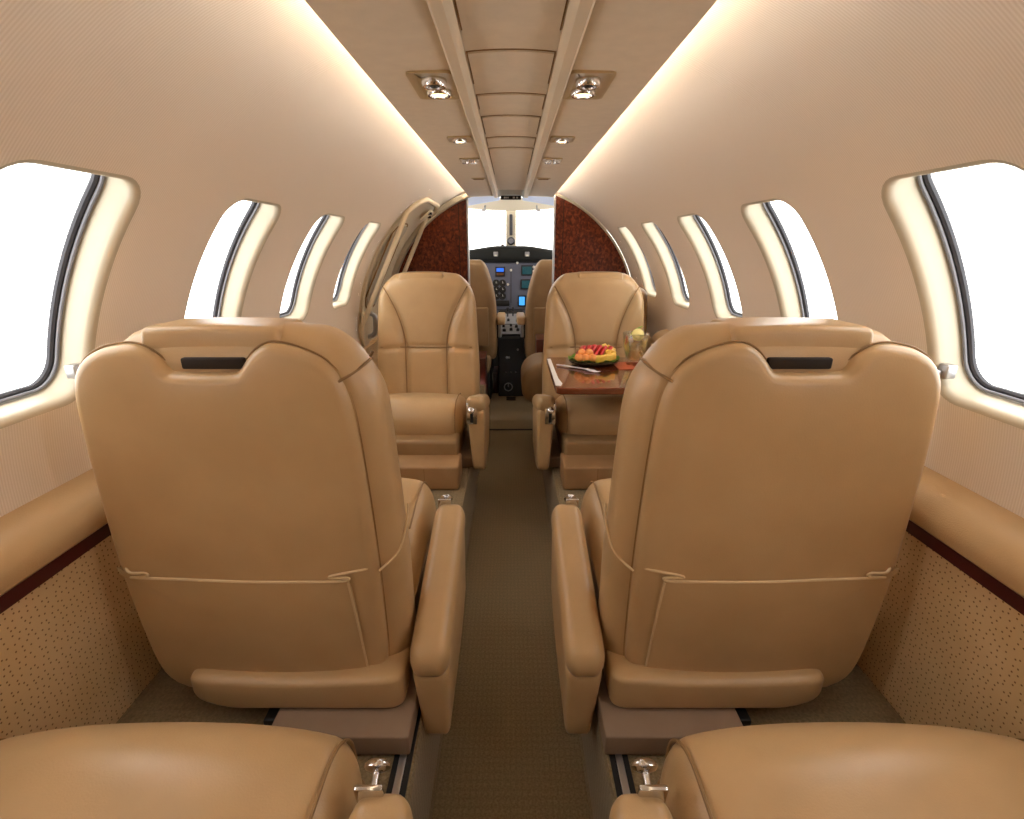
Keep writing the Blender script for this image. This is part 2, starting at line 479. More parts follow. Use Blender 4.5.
# hatches in the centre strip
H = [(.30, .825), (.905, 1.065), (1.135, 1.245), (1.31, 1.50), (1.545, 1.665), (1.70, 2.28)]
hl = ['nearest overhead hatch, cut off by the top of the picture', 'large arched overhead hatch between the two near lamps', 'short overhead hatch just past the near lamps',
      'square overhead hatch beside the second pair of lamps', 'narrow overhead hatch past the second pair of lamps', 'longest overhead hatch at the cockpit end of the ceiling']
for (a, b), lab in zip(H, hl):
    t = thing('ceiling_hatch', lab, 'hatch', (0, (a+b)/2, ZE), 0, 'overhead hatches')
    hy = (b-a)/2
    def patch(hx, h_y, dz, th):
        mb = MB(); o = rrect(hx, h_y, .006, 3)
        xs = [(-hx + 2*hx*i/16) for i in range(17)]
        vs = [(x, y, ceil_z(x)-ZE-dz-d) for d in (0, th) for y in (-h_y, h_y) for x in xs]
        fs = []
        for i in range(16):
            fs += [(i, i+1, 17+i+1, 17+i), (34+i, 51+i, 51+i+1, 34+i+1), (i, 34+i, 34+i+1, i+1), (17+i, 17+i+1, 51+i+1, 51+i)]
        fs += [(0, 17, 51, 34), (16, 50, 67, 33)]
        return mb.add(vs, fs)
    patch(.0695, hy, -.001, .002).build('seal', M['seal'], t, smooth=False)
    patch(.067, hy-.003, 0, .0035).build('panel', M['ceiling'], t, smooth=False)

# overhead lamps and air outlets
def outlet(mb, x, y, r, z=0):
    lathe(mb, [(r, .001), (r, -.004), (r*.8, -.009), (r*.62, -.010), (r*.55, -.004), (r*.2, -.004), (.001, -.006)], 20, (x, y, z))
def fixture(sx, y, kind, lab):
    t = thing('overhead_fixture', lab, 'ceiling lamp', (sx*.137, y, ceil_z(.137)), 0, None)
    if kind == 2: hx, hy = .038, .078
    elif kind == 0: hx, hy = .030, .020
    else: hx, hy = .032, .034
    # tray: rim and sloped recess facing the cabin
    mb = MB(); o = rrect(hx, hy, .010, 4); n = len(o)
    i1 = offset_poly(o, .005); i2 = offset_poly(o, .012)
    rs = [[(p[0], p[1], .001) for p in o], [(p[0], p[1], -.004) for p in o], [(p[0], p[1], -.004) for p in i1], [(p[0], p[1], -.0012) for p in i2]]
    vs = [p for r in rs for p in r]; fs = []
    for i in range(3):
        for q in range(n): fs.append((i*n+q, i*n+(q+1) % n, (i+1)*n+(q+1) % n, (i+1)*n+q))
    fs.append(tuple(3*n+q for q in range(n))); mb.add(vs, fs)
    mb.build('tray', M['tray'], t)
    def lamp(x, yy, r):
        c = MB(); lathe(c, [(r, 0), (r*1.0, -.006), (r*.9, -.010), (r*.76, -.010), (r*.70, -.006)], 24, (x, yy, 0)); h = c.build('lamp_ring', M['chrome'], t)
        c = MB(); lathe(c, [(r*.72, -.006), (r*.5, -.009), (.001, -.0105)], 20, (x, yy, 0)); c.build('lens', M['lamp'], h)
    def air(x, yy, r):
        c = MB(); lathe(c, [(r, 0), (r, -.008), (r*.88, -.013), (r*.66, -.013), (r*.6, -.006)], 24, (x, yy, 0)); h = c.build('air_outlet', M['chrome'], t)
        c = MB(); lathe(c, [(r*.62, -.006), (r*.3, -.011), (.001, -.012)], 16, (x, yy, 0)); c.build('nozzle', M['black'], h)
    if kind == 2: lamp(sx*-.004, .032, .023); air(sx*-.004, -.034, .022)
    elif kind == 1: lamp(0, 0, .019)
    elif kind == 3: air(-.014, 0, .012); air(.014, 0, .012)
    else:
        c = MB(); box(c, -.022, .022, -.008, .008, -.006, 0); c.build('slot', M['seal'], t)
for sx, s in ((-1, 'left'), (1, 'right')):
    fixture(sx, 1.03, 2, 'large chrome lamp and air outlet nearest the camera on the %s of the ceiling' % s)
    fixture(sx, 1.495, 1, 'single round lamp on the %s of the ceiling, second from the camera' % s)
    fixture(sx, 1.83, 3, 'pair of small chrome air outlets on the %s of the ceiling' % s)
    fixture(sx, 2.31, 0, 'slim slotted plate on the %s of the ceiling near the cockpit' % s)

# floors
mb = MB(); sweep(mb, [(-.80, FZ), (-.166, FZ), (-.163, FZ-.012), (-.162, .012), (-.158, 0), (.158, 0), (.162, .012), (.163, FZ-.012), (.166, FZ), (.80, FZ)], [AFT, .5, 1.5, 2.5, BH])
struct('floor', mb, M['carpet'], 'olive brown carpet in the dropped aisle and under the seats', 'floor', smooth=False)
mb = MB(); box(mb, -.16, .16, 2.905, 2.925, .0, .004); struct('trim_3', mb, M['dark'], 'dark joint strip across the aisle carpet', 'trim')
mb = MB(); box(mb, -.70, .70, BH, 4.42, -.02, 0, .002); struct('floor_cockpit', mb, M['carpet'], 'dark carpet of the cockpit floor', 'floor', smooth=False)
t = MB(); box(t, -.034, .034, 3.54, 3.62, 0, .006); tag(t.build('floor_plate', M['dark']), 'small dark square plate in the aisle carpet before the cockpit', 'floor plate')

# side ledges, trim strips, lower hide panels
for i, (sx, s) in enumerate(((-1, 'left'), (1, 'right'))):
    ysl = [AFT, -.5, .5, 1.2, 1.72] if sx < 0 else [AFT, -.5, .5, 1.5, 2.44]
    lp = [(.770, ZC-.380), (.735, ZC-.386), (.716, ZC-.394), (.702, ZC-.406), (.692, ZC-.421), (.688, ZC-.436), (.690, ZC-.448), (.700, ZC-.456), (.775, ZC-.460)]
    mb = MB(); sweep(mb, [(sx*x, z) for x, z in lp], ysl, True)
    struct('trim_%d' % (4+i), mb, M['leather'], 'padded tan leather armrest ledge along the %s wall' % s, 'ledge')
    mb = MB(); sweep(mb, [(sx*.705, ZC-.450), (sx*.699, ZC-.453), (sx*.699, ZC-.478), (sx*.705, ZC-.481), (sx*.73, ZC-.481), (sx*.73, ZC-.450)], ysl, True)
    struct('trim_%d' % (6+i), mb, M['maroon'], 'dark red strip under the %s ledge' % s, 'trim')
    mb = MB(); sweep(mb, [(sx*.712, ZC-.476), (sx*.722, ZC-.66), (sx*.733, FZ), (sx*.76, FZ), (sx*.76, ZC-.476)], [AFT, -.5, .5, 1.5, BH], True)
    struct('baseboard_%s' % s, mb, M['ostrich'], 'dotted ostrich hide lower panel on the %s wall' % s, 'wall panel', smooth=False)

# aft end behind the camera
mb = MB(); o = [(R0*1.01*math.sin(a), CZ+R0*1.01*math.cos(a)) for a in [(-1.66+3.32*i/40) for i in range(41)]] + [(.79, 0), (-.79, 0)]
prism(mb, o, AFT-.03, AFT, lambda u, v, w: (u, w, v)); struct('wall_back', mb, M['cream_dim'], 'cream aft bulkhead behind the camera', 'wall', smooth=False)

# forward bulkhead: burl wood on both sides of the doorway
def arc(r, a, b, n=24): return [(r*math.sin(a+(b-a)*i/n), CZ+r*math.cos(a+(b-a)*i/n)) for i in range(n+1)]
for sx, s in ((-1, 'left'), (1, 'right')):
    jamb = .254
    o = [(x*sx, z) for x, z in arc(R0-.006, math.asin(jamb/(R0-.006)), 1.66)] + [(sx*.745, .0), (sx*jamb, .0)]
    mb = MB(); prism(mb, o, BH, BH+.03, lambda u, v, w: (u, w, v))
    w = struct('wall_front_%s' % s, mb, M['wood'], 'dark red burl wood bulkhead %s of the cockpit doorway' % s, 'bulkhead', smooth=False)
    mb = MB(); box(mb, sx*(jamb-.006), sx*(jamb+.004), BH-.006, BH+.034, 0, ZC+.285, .002); mb.build('edge_trim', M['steel'], w)
    mb = MB(); box(mb, sx*(jamb+.048), sx*(jamb+.052), BH-.001, BH+.002, .0, ZC+.26, .0005); mb.build('seam', M['dark'], w)
    if sx < 0:
        mb = MB(); band = arc(R0-.006, math.asin((jamb-.02)/R0), 1.62, 40) + arc(R0-.036, 1.62, math.asin((jamb-.02)/(R0-.036)), 40)
        prism(mb, [(x*sx, z) for x, z in band], BH-.05, BH-.002, lambda u, v, w: (u, w, v), .006); mb.build('arch_trim', M['cream'], w, smooth=False); continue
    mb = MB(); ap = arc(R0-.010, math.asin((jamb+.004)/(R0-.01)), 1.60, 40)
    tube(mb, [(x*sx, BH-.008, z) for x, z in ap], .007, 8); mb.build('arch_trim', M['cream'], w)

# ------------------------------------------------------------------ entry door in the left wall
def dcyl(a, y, d=0): return cyl(a, y, R0-d, -1)
def curved_panel(mb, outline, d0, d1, sx=-1, er=.004):
    """outline in (theta, y); thickness between depths d0..d1 inside the liner"""
    sc = [(a*R0, y) for a, y in outline]
    c = (sum(p[0] for p in sc)/len(sc), sum(p[1] for p in sc)/len(sc))
    dense = []
    n = len(sc)
    for i in range(n):
        p, q = sc[i], sc[(i+1) % n]; m = max(1, int(math.hypot(q[0]-p[0], q[1]-p[1])/.03))
        dense += [(p[0]+(q[0]-p[0])*j/m, p[1]+(q[1]-p[1])*j/m) for j in range(m)]
    puff(mb, dense, c, er, d1-d0, 0, lambda a, y, w: cyl(a/R0, y, R0-d0-w, sx), False, 3, 8)
    return mb
def rr_at(ac, yc, ha, hy, r): return [(ac+p[0]/R0, yc+p[1]) for p in rrect(ha*R0, hy, r, 5)]
dy0, dy1 = 2.50, 3.03
mb = MB(); curved_panel(mb, rr_at(1.12, (dy0+dy1)/2, .54, (dy1-dy0)/2, .10), -.002, .004)
door = struct('door_1', mb, M['cream_dim'], 'cream entry door with latch and covered window in the left wall', 'door')
mb = MB(); curved_panel(mb, rr_at(1.12, (dy0+dy1)/2, .53, (dy1-dy0)/2-.008, .095), .002, .012); mb.build('panel', M['cream_dim'], door)
mb = MB(); lp = [dcyl(a, y, .012) for a, y in rr_at(1.12, (dy0+dy1)/2, .555, (dy1-dy0)/2+.010, .105)]; tube(mb, lp, .012, 8, True); mb.build('frame', M['cream_dim'], door)
mb = MB(); curved_panel(mb, rr_at(1.10, 2.66, .30, .105, .06), .012, .026, er=.010); sh = mb.build('window_shade', M['cream'], door)
mb = MB(); tube(mb, [dcyl(a, y, .013) for a, y in rr_at(1.10, 2.66, .315, .113, .064)], .004, 6, True); mb.build('shade_seal', M['seal'], sh)
mb = MB(); curved_panel(mb, rr_at(.66, 2.86, .05, .07, .02), .012, .034, er=.008); lt = mb.build('upper_latch', M['cream_dim'], door)
mb = MB(); rbox(mb, dcyl(.63, 2.82, .036), (.01, .008, .006), .003, (1, 1, 1), k=2); mb.build('bolt', M['dark'], lt); mb = MB(); rbox(mb, dcyl(.66, 2.90, .036), (.01, .008, .006), .003, (1, 1, 1), k=2); mb.build('bolt', M['dark'], lt)
mb = MB(); tube(mb, catmull([dcyl(1.43, 2.55, .012), dcyl(1.44, 2.55, .06), dcyl(1.50, 2.55, .07), dcyl(1.58, 2.55, .06), dcyl(1.6, 2.55, .012)], 4), .012, 8); mb.build('handle', M['steel'], door)
mb = MB(); curved_panel(mb, rr_at(1.53, 2.52, .12, .05, .02), .012, .03, er=.006); mb.build('handle_plate', M['cream_dim'], door)

# ------------------------------------------------------------------ seats
def make_seat(X, Y, rotz, inb, label, zf=.26, zr=.165, recline=.0, seat_dz=0., back_dy=0., name='cabin_seat', arm_y=(-.25, .13), arm_x=.298, plinth_y=(-.315, .02), cw=.222, cy=.072, wide=1., plate_dz=0., knob=.76, plate_w=.016, sw=1.):
    t = thing(name, label, 'seat', (X, Y, FZ), rotz, 'tan leather cabin seats')
    # inb: +1 when the aisle lies on local +X
    def mid(v): return -.150 + back_dy - .02*(v/.73) - recline*max(0, v-.12)
    def MP(u, v, w): return (u*sw, mid(v)-w, v)           # w = distance rearwards
    # ---- backrest body with the stitched pads of its front
    def bd(x, y, z):
        v = z+.385
        tt = max(0, (v-.585)/.145)
        x2 = x*wide*(1.0-.085*max(0, (v-.30)/.43))*(1-.24*min(tt, 1.02)**2.6)
        tb = max(0, (.14-v)/.10); x2 *= 1-.10*tb**2
        v2 = v - .030*abs(x2/.235)**2.6*(1 if v > .6 else max(0, (v-.3)/.3))
        w = -y
        if y > 0:     # front face: pads and grooves
            prof = .016*(1-(abs(x)/.235)**2)*(1 if v < .4 else .6)
            c = .092 + (.115*max(0, (v-.40)/.30)**1.8)
            d = min(abs(abs(x2)-c)/.012, 9)
            g = -.007*math.exp(-d*d)
            dh = (v-.40)/.012; g -= .007*math.exp(-dh*dh)
            side = .018*max(0, min(1, (abs(x2)-c)/.04))*(1 if v > .4 else .7)
            w -= (prof+g+side)*min(1, y/.05)
        p = MP(x2+inb*.018, v2, w); return p
    mb = MB(); rbox(mb, (0, 0, 0), (.235, .058, .345), (.045, .05, .06), (44, 3, 60), bd, 5)
    back = mb.build('backrest', M['leather'], t, sharp=80)
    fy = .058
    def front(u, v, lift=.012):
        prof = .016*(1-(abs(u)/.235)**2)*(1 if v < .4 else .6)
        return MP(u*wide+inb*.018, v, -fy-prof-lift+.012-.002)
    for s in (-1, 1):
        mb = MB(); tube(mb, [front(s*(.092+.115*max(0, (v-.40)/.30)**1.8), v) for v in [.40+.27*i/16 for i in range(17)]], .0026, 6); mb.build('front_piping', M['leather_seam'], back)
        mb = MB(); tube(mb, [front(s*.092, v) for v in [.10+.30*i/10 for i in range(11)]], .0024, 6); mb.build('front_piping', M['leather_seam'], back)
    mb = MB(); tube(mb, [front(-.205+-0+.41*i/20, .40, .012+.008*abs(-1+i/10)**2) for i in range(21)], .0026, 6); mb.build('front_piping', M['leather_seam'], back)
    # ---- rear shell with the hand-hold notch
    S = -inb
    po = [(-.205, .640), (-.212, .574), (-.216, .471), (-.218, .339), (-.214, .249), (-.205, .152), (-.192, .10), (-.170, .068), (-.140, .052), (0, .044), (.165, .050),
          (.200, .064), (.212, .10), (.216, .152), (.216, .278), (.214, .378), (.209, .50), (.202, .60), (.190, .650), (.168, .680), (.138, .697), (.108, .706), (.088, .706),
          (.070, .697), (.056, .683), (.045, .669), (.032, .664), (-.044, .664), (-.060, .669), (-.070, .683), (-.086, .697), (-.104, .705), (-.125, .705), (-.158, .697), (-.188, .676)]
    op = [(p.x, p.y) for p in catmull([(a*(-S), b, 0) for a, b in po], 4, True)]
    mb = MB(); B = lambda u, v: .012*max(0, 1-(u/.235)**2)*max(0, 1-((v-.36)/.36)**4)
    puff(mb, op, (0, .36), .016, .026, 0, lambda u, v, w: MP(u, v, .046+w+B(u, v)*min(1, w/.026)), True, 5, 14)
    shell = mb.build('back_shell', M['leather'], t, sharp=70)
    pp = offset_poly(op, -.002)
    mb = MB(); tube(mb, [MP(p[0], p[1], .055) for p in pp], .0016, 6, True); mb.build('piping', M['leather_seam'], shell)
    # top pads either side of the head block
    mb = MB()
    rbox(mb, (0, 0, 0), (.108, .054, .033), (.010, .014, .012), (10, 4, 4), lambda x, y, z: MP(x*(1-.06*(z+.033)/.066), .695+z+.003*(1-(x/.11)**2), -y-.003), 4)
    hb = mb.build('head_block', M['leather'], t)
    mb = MB(); rbox(mb, (0, 0, 0), (.046, .006, .0085), .003, (2, 1, 1), lambda x, y, z: MP(x+.006*inb, .677+z, .058-y), 2)
    mb.build('hand_hold', M['dark'], t)
    # ---- magazine pocket
    Ps = [(-.207, .303), (-.197, .291), (-.10, .293), (.0, .289), (.10, .287), (.150, .287), (.168, .287), (.176, .22), (.182, .12), (.184, .075), (.10, .066), (0, .062), (-.10, .064), (-.140, .066), (-.178, .09), (-.196, .15)]
    pk = [(p.x, p.y) for p in catmull([(a*inb, b, 0) for a, b in Ps], 3, True)]
    PV = lambda v: v+.020*max(0, min(1, (v-.10)/.17))
    mb = MB(); puff(mb, pk, (0, .17), .004, .008, .004, lambda u, v, w: MP(u, PV(v), .068+B(u, PV(v))+w), True, 3, 6)
    pocket = mb.build('seat_pocket', M['leather'], t, sharp=60)
    mb = MB()
    def PW(u, v, d=0): return MP(u*inb, PV(v), .077+B(u, PV(v))+d)
    tube(mb, catmull([PW(-.207, 0.312, -.014), PW(-.192, 0.303, .0), PW(-.165, 0.303, .0), PW(-.162, 0.297, .001), PW(-.190, 0.293), PW(-.10, 0.293), PW(0, 0.290), PW(.10, 0.288), PW(.160, 0.287), PW(.170, 0.293), PW(.140, 0.295), PW(.150, 0.300), PW(.198, 0.305, -.006), PW(.212, 0.308, -.020)], 5), .0024, 6)
    mb.build('pocket_edge', M['leather_light'], pocket)
    mb = MB(); tube(mb, catmull([PW(.168, .283, -.001), PW(.176, .20, -.001), PW(.184, .085, -.003)], 6), .0022, 6); mb.build('pocket_seam', M['leather_light'], pocket)
    # diagonal seam on the aisle side of the back
    mb = MB(); tube(mb, catmull([MP(.218*inb, .318, .070), MP(.244*inb, .333, .035), MP(.254*inb, .368, .0), MP(.252*inb, .393, -.03)], 6), .0022, 6)
    mb.build('side_seam', M['leather_light'], shell)
    mb = MB(); tube(mb, catmull([MP(.186*inb, .650, .066), MP(.205*inb, .660, .045), MP(.216*inb, .668, .015), MP(.214*inb, .668, -.02)], 6), .0022, 6)
    mb.build('shoulder_seam', M['leather_seam'], shell)
    # ---- cushion
    cz1 = .268+seat_dz
    def cd(x, y, z):
        z2 = z + (.016*(1-(x/.22)**2) + .010*(1-(y/.2)**2))*(1 if z > 0 else 0)
        if z > -.02: z2 -= .24*max(0, .13-y)*min(1, (z+.02)/.06)
        y2 = y + .016*(1-(x/.24)**4)*max(0, y/.225)
        return (x, y2, z2)
    mb = MB(); rbox(mb, (0, cy, cz1-.096), (cw, .225, .082), (.05, .085, .078), (20, 14, 6), cd, 7)
    cush = mb.build('cushion', M['leather'], t, sharp=80)
    for s in (-1, 1):
        x = s*(cw-.030); mb = MB(); pth = []
        for k in range(15):
            a = k/14*2.3; pth.append((x, cy+.140+.090*math.sin(a)-.004, cz1-.093+.083*math.cos(a)))
        tube(mb, [(x, cy-.035, cz1-.030), (x, cy+.055, cz1-.012)] + pth, .0022, 6); mb.build('cushion_piping', M['leather_seam'], cush)
    # skirt below the cushion, aft apron, plinth
    mb = MB(); sk = .40 if plinth_y[1] > .3 else .23
    mb = MB(); rbox(mb, (0, (sk-.14)/2, .10), (cw-.012, (sk+.14)/2, .05), .015, (6, 6, 2), None, 3); mb.build('skirt', M['leather_brown'], t)
    def ad(x, y, z):
        k_ = abs(x/.215)
        z2 = z + (.012*k_**2 if z > 0 else .034*max(0, (-inb*x/.195-.5)/.5)**2)
        return (x, y, z2)
    mb = MB(); rbox(mb, (0.062*inb, -.215, .080), (.190, .050, .033), (.03, .02, .012), (16, 2, 2), ad, 4); mb.build('apron', M['leather'], t)
    p0, p1 = plinth_y
    mb = MB(); rbox(mb, (inb*.148, (p0+p1)/2, .0275), (.122, (p1-p0)/2, .021), .004, (2, 2, 1), None, 3); pl = mb.build('plinth', M['base_grey'], t)
    mb = MB(); rbox(mb, (inb*.010, -.20, .0165), (.012, .07, .016), .004, (1, 1, 1), None, 2); mb.build('rail_foot', M['black'], t)
    if plinth_y[1] > .3:
        mb = MB(); rbox(mb, (inb*.0, .44, .048), (.222, .07, .046), .010, (2, 1, 1), None, 3); kb = mb.build('front_box', M['base'], t)
        mb = MB(); box(mb, inb*.098, inb*.101, .5085, .5108, .004, .088, .0008); mb.build('box_joint', M['leather_seam'], kb)
        mb = MB(); rbox(mb, (-inb*.005, .513, .066), (.011, .006, .008), .003, (1, 1, 1), None, 2); mb.build('box_catch', M['leather_seam'], kb)
    # ---- aisle arm
    a0, a1 = arm_y
    xa = inb*arm_x; ym = (a0+a1)/2; hy = (a1-a0)/2
    def top(y): return zr+(zf-zr)*(y-a0)/(a1-a0)
    bot0 = -.035
    def adf(x, y, z):        # z in -1..1 mapped between bottom and sloping top
        yy_ = y+ym; zt = top(yy_); b = bot0 + .05*max(0, (yy_-ym)/hy)**2
        return (x*(.70+.30*(z+.1)/.2)+inb*.008*(1-(z+.1)/.2), y, b+(zt-.05-b)*(z+.1)/.2)
    mb = MB(); rbox(mb, (xa, ym, 0), (.034, hy, .1), (.012, .02, .02), (3, 14, 6), adf, 4); arm = mb.build('arm', M['leather'], t)
    def pdf(x, y, z):
        yy_ = y+ym; return (x, y, top(yy_)-.034+z)
    mb = MB(); rbox(mb, (xa, ym, 0), (.037, hy+.006, .034), (.024, .034, .032), (3, 14, 2), pdf, 6); mb.build('arm_pad', M['leather'], arm)
    # lever plate and recline knob on the arm's front end
    px = xa-inb*.014
    zt = top(a1)-.035+plate_dz
    mb = MB(); rbox(mb, (px, a1+.008, zt), (plate_w, .004, .040), .003, (1, 1, 1), lambda x, y, z: (x, y-.35*max(0, z), z), 2); pt_ = mb.build('lever_plate', M['chrome'], arm)
    mb = MB(); rbox(mb, (px, a1+.0125, zt-.012), (.0055, .002, .020), .0015, (1, 1, 1), None, 2); mb.build('slot', M['black'], pt_)
    kz = zt+.014
    mb = MB(); tube(mb, [(px, a1+.004, kz), (px, a1+.016, kz+.004), (px, a1+.028, kz+.007)], [.005, .0042, .005], 10)
    mt = Matrix.Rotation(math.radians(-58), 3, 'X')
    lathe(mb, [(a*knob, b*knob) for a, b in ((.001, .010), (.012, .009), (.019, .004), (.021, -.001), (.017, -.006), (.008, -.009), (.001, -.010))], 22, (px, a1+.031, kz+.008), mt)
    mb.build('recline_knob', M['chrome'], pt_)
    return t

for sx, s in ((-1, 'left'), (1, 'right')):
    make_seat(-.444 if sx < 0 else .431, .95, 0, -sx, 'tan leather seat seen from behind with magazine pocket, %s of the aisle' % s, cw=.246, sw=1.01 if sx < 0 else 1.025, arm_x=.298)
    make_seat(sx*.44, .272, 0, -sx, 'tan leather seat nearest the camera at the bottom %s, only cushion and arm in view' % s, cw=.255, cy=.010, back_dy=-.10, recline=.1, zf=.275, arm_y=(-.25, .125))
    make_seat(sx*.410, 2.14, PI, sx, 'tan leather seat facing the camera %s' % ('on the left, in front of the entry door' if sx < 0 else 'on the right, behind the laid wooden table'),
              zf=.315, zr=.20, recline=.13, seat_dz=.0, back_dy=-.02, arm_y=(-.06, .36), arm_x=.277, plinth_y=(.02, .32), cy=.095, wide=1.03, plate_dz=-.034, knob=.62, plate_w=.020)
# seat rails along the near floor
for sx, s in ((-1, 'left'), (1, 'right')):
    t = thing('seat_rail', 'dark grooved seat track in the floor beside the aisle, %s side' % s, 'rail', (sx*.186, .3, FZ))
    mb = MB(); box(mb, -.016, .016, -.30, 1.20, .0, .003, .001); mb.build('groove', M['black'], t)
    mb = MB(); box(mb, -.006, .006, -.30, 1.20, .003, .0055, .001); mb.build('track', M['steel'], t)

# ------------------------------------------------------------------ table with snack
TZ = ZC-.450
t = thing('folding_table', 'polished red brown folding table standing out from the right wall', 'table', (.44, 1.865, TZ))
mb = MB(); o = rrect(.288, .248, .022, 5); prism(mb, o, -.024, 0, lambda u, v, w: (u, v, w), .003); top_ = mb.build('table_top', M['table'], t)
mb = MB(); prism(mb, [(-.2876, .21), (-.2876, -.215), (-.270, -.222), (-.262, -.19), (-.270, -.12), (-.273, .21)], -.0005, .0012, lambda u, v, w: (u, v, w), .0003); mb.build('painted_edge_glint', M['white'], top_)  # white strip paints the window's reflection onto the table's aisle edge
mb = MB(); box(mb, .20, .285, -.20, .20, -.06, -.024, .004); mb.build('bracket', M['leather_brown'], t)
P = thing('plate', 'dark oval plate of fruit on the wooden table', 'plate', (.333, 1.975, TZ))
def ov(pr, sx_, sy_): return lambda mb: lathe(mb, pr, 32, mtx=Matrix.Diagonal((sx_, sy_, 1)))
mb = MB(); lathe(mb, [(.001, .003), (.06, .003), (.095, .014), (.098, .016), (.094, .011), (.06, 0), (.001, 0)], 32, mtx=Matrix.Diagonal((1.02, .78, 1))); mb.build('dish', M['plate'], P)
LF = MB(); vs = []; fs = []
for j in range(8):
    for i in range(40):
        a = i/40*2*PI; r = .03+.07*j/7; wv = .006*math.sin(a*9)*(j/7)**2
        vs.append((r*1.04*math.cos(a), r*.82*math.sin(a), .008+.016*(j/7)**1.5+wv))
for j in range(7):
    for i in range(40): fs.append((j*40+i, j*40+(i+1) % 40, (j+1)*40+(i+1) % 40, (j+1)*40+i))
LF.add(vs, fs); lo = LF.build('lettuce_leaf', M['lettuce']); lo.location = (.333, 1.975, TZ+.004)
tag(lo, 'frilly green lettuce leaf lining the fruit plate', 'lettuce')
def chunk(name, m, lab, grp, cat, x, y, z, half, r, rot, df=None):
    mb = MB(); rbox(mb, (0, 0, 0), half, r, (3, 3, 3), df, 4)
    o = mb.build(name, m); o.location = (.333+x, 1.975+y, TZ+z); o.rotation_euler = rot
    return tag(o, lab, cat, grp)
for i, (x, y, z) in enumerate([(-.066, -.042, .036), (-.040, -.050, .036), (-.012, -.052, .037), (-.052, -.022, .052), (-.026, -.034, .054)]):
    chunk('cantaloupe_piece', M['melon'], 'orange cantaloupe ball at the left front of the fruit plate', 'cantaloupe balls', 'melon', x, y, z, (.017, .016, .015), .0145, (.2*i, .3, .5*i))
for i in range(6):
    chunk('watermelon_slice', M['watermelon'], 'red watermelon slice leaning in the middle of the fruit plate', 'watermelon slices', 'melon', -.052+.021*i, .006, .058-.002*abs(i-2), (.006, .030, .024), .005, (-.25, .62, 0),
          lambda x, y, z: (x, y*(1-.35*(z+.026)/.052), z))
chunk('pineapple_wedge', M['pineapple'], 'long yellow pineapple wedge at the right front of the plate', None, 'pineapple', .038, -.050, .037, (.044, .013, .013), .006, (.3, -.12, .22), lambda x, y, z: (x, y*(1-.4*(z+.013)/.026)+.006*(x/.044)**2, z))
for i, (x, y, z) in enumerate([(.052, -.012, .052), (.070, -.006, .050), (.060, .016, .060), (.042, .012, .066), (.074, .020, .052)]):
    chunk('pineapple_chunk', M['pineapple'], 'small yellow orange pineapple chunk heaped on the right of the plate', 'pineapple chunks', 'pineapple', x, y, z, (.012, .012, .011), .004, (.4*i, .3*i, .6*i))
# napkin, cutlery
mb = MB(); prism(mb, [(-.062, -.062), (.064, -.060), (.062, .064), (-.064, .060)], 0, .003, lambda u, v, w: (u, v, w), .001)
o = mb.build('napkin', M['napkin']); o.location = (.475, 1.945, TZ); o.rotation_euler[2] = .06; tag(o, 'folded orange brown napkin under the drink on the table', 'napkin')
def fork():
    t = thing('fork', 'silver fork lying on the table in front of the plate', 'fork', (.262, 1.885, TZ), -.75)
    mb = MB(); tube(mb, [(-.075, 0, .005), (-.03, 0, .006), (.0, 0, .008), (.035, 0, .007)], [.006, .0045, .003, .004], 10, flat=.4); mb.build('handle', M['silver'], t)
    mb = MB(); rbox(mb, (.048, 0, .006), (.016, .010, .0015), .0012, (3, 3, 1), lambda x, y, z: (x, y, z-.002*math.sin(x*90)), 2); h = mb.build('head', M['silver'], t)
    for k in range(4):
        mb = MB(); y = -.0078+.0052*k; tube(mb, [(.062, y, .005), (.08, y, .004), (.094, y, .007)], [.0017, .0015, .0008], 6); mb.build('tine', M['silver'], h)
fork()
t = thing('knife', 'silver table knife beside the fork on the wooden table', 'knife', (.240, 1.905, TZ), -.60)
mb = MB(); tube(mb, [(-.07, 0, .005), (-.02, 0, .006), (.02, 0, .005)], [.006, .006, .005], 10, flat=.5); mb.build('handle', M['silver'], t)
mb = MB(); prism(mb, [(.015, -.004), (.085, -.006), (.098, .0), (.09, .006), (.015, .006)], .003, .006, lambda u, v, w: (u, v, w), .0008); mb.build('blade', M['silver'], t)
# drink
G = thing('drinking_glass', 'cut glass tumbler of pale iced drink with lemon on the table', 'glass', (.492, 1.965, TZ+.003))
mb = MB(); lathe(mb, [(.001, 0), (.030, 0), (.032, .004), (.033, .02), (.047, .075), (.051, .125), (.0495, .126), (.045, .077), (.030, .024), (.022, .018), (.001, .017)], 32); mb.build('tumbler', M['tumbler'], G)
mb = MB(); lathe(mb, [(.001, .020), (.022, .021), (.029, .027), (.0437, .077), (.0466, .104), (.001, .104)], 32); mb.build('drink', M['drink'], G)
for i, (x, y, z, r) in enumerate([(-.018, -.012, .106, .3), (.016, -.016, .104, 1.1), (.002, .018, .107, .7), (-.012, -.010, .074, .2), (.016, .004, .070, .9)]):
    mb = MB(); rbox(mb, (0, 0, 0), (.013, .013, .012), .004, (2, 2, 2), None, 3); o = mb.build('ice_cube', M['ice']); o.location = (.492+x, 1.965+y, TZ+.003+z); o.rotation_euler = (r, r*.6, r)
    tag(o, 'clear ice cube floating in the tumbler on the table', 'ice cube', 'ice cubes')
mb = MB(); lathe(mb, [(.001, .002), (.021, .002), (.024, 0), (.021, -.002), (.001, -.002)], 24, mtx=Matrix.Rotation(math.radians(74), 3, 'X')); o = mb.build('lemon_slice', M['lemon']); o.location = (.490, 1.925, TZ+.128)
tag(o, 'round lemon slice on the rim of the iced drink', 'lemon')
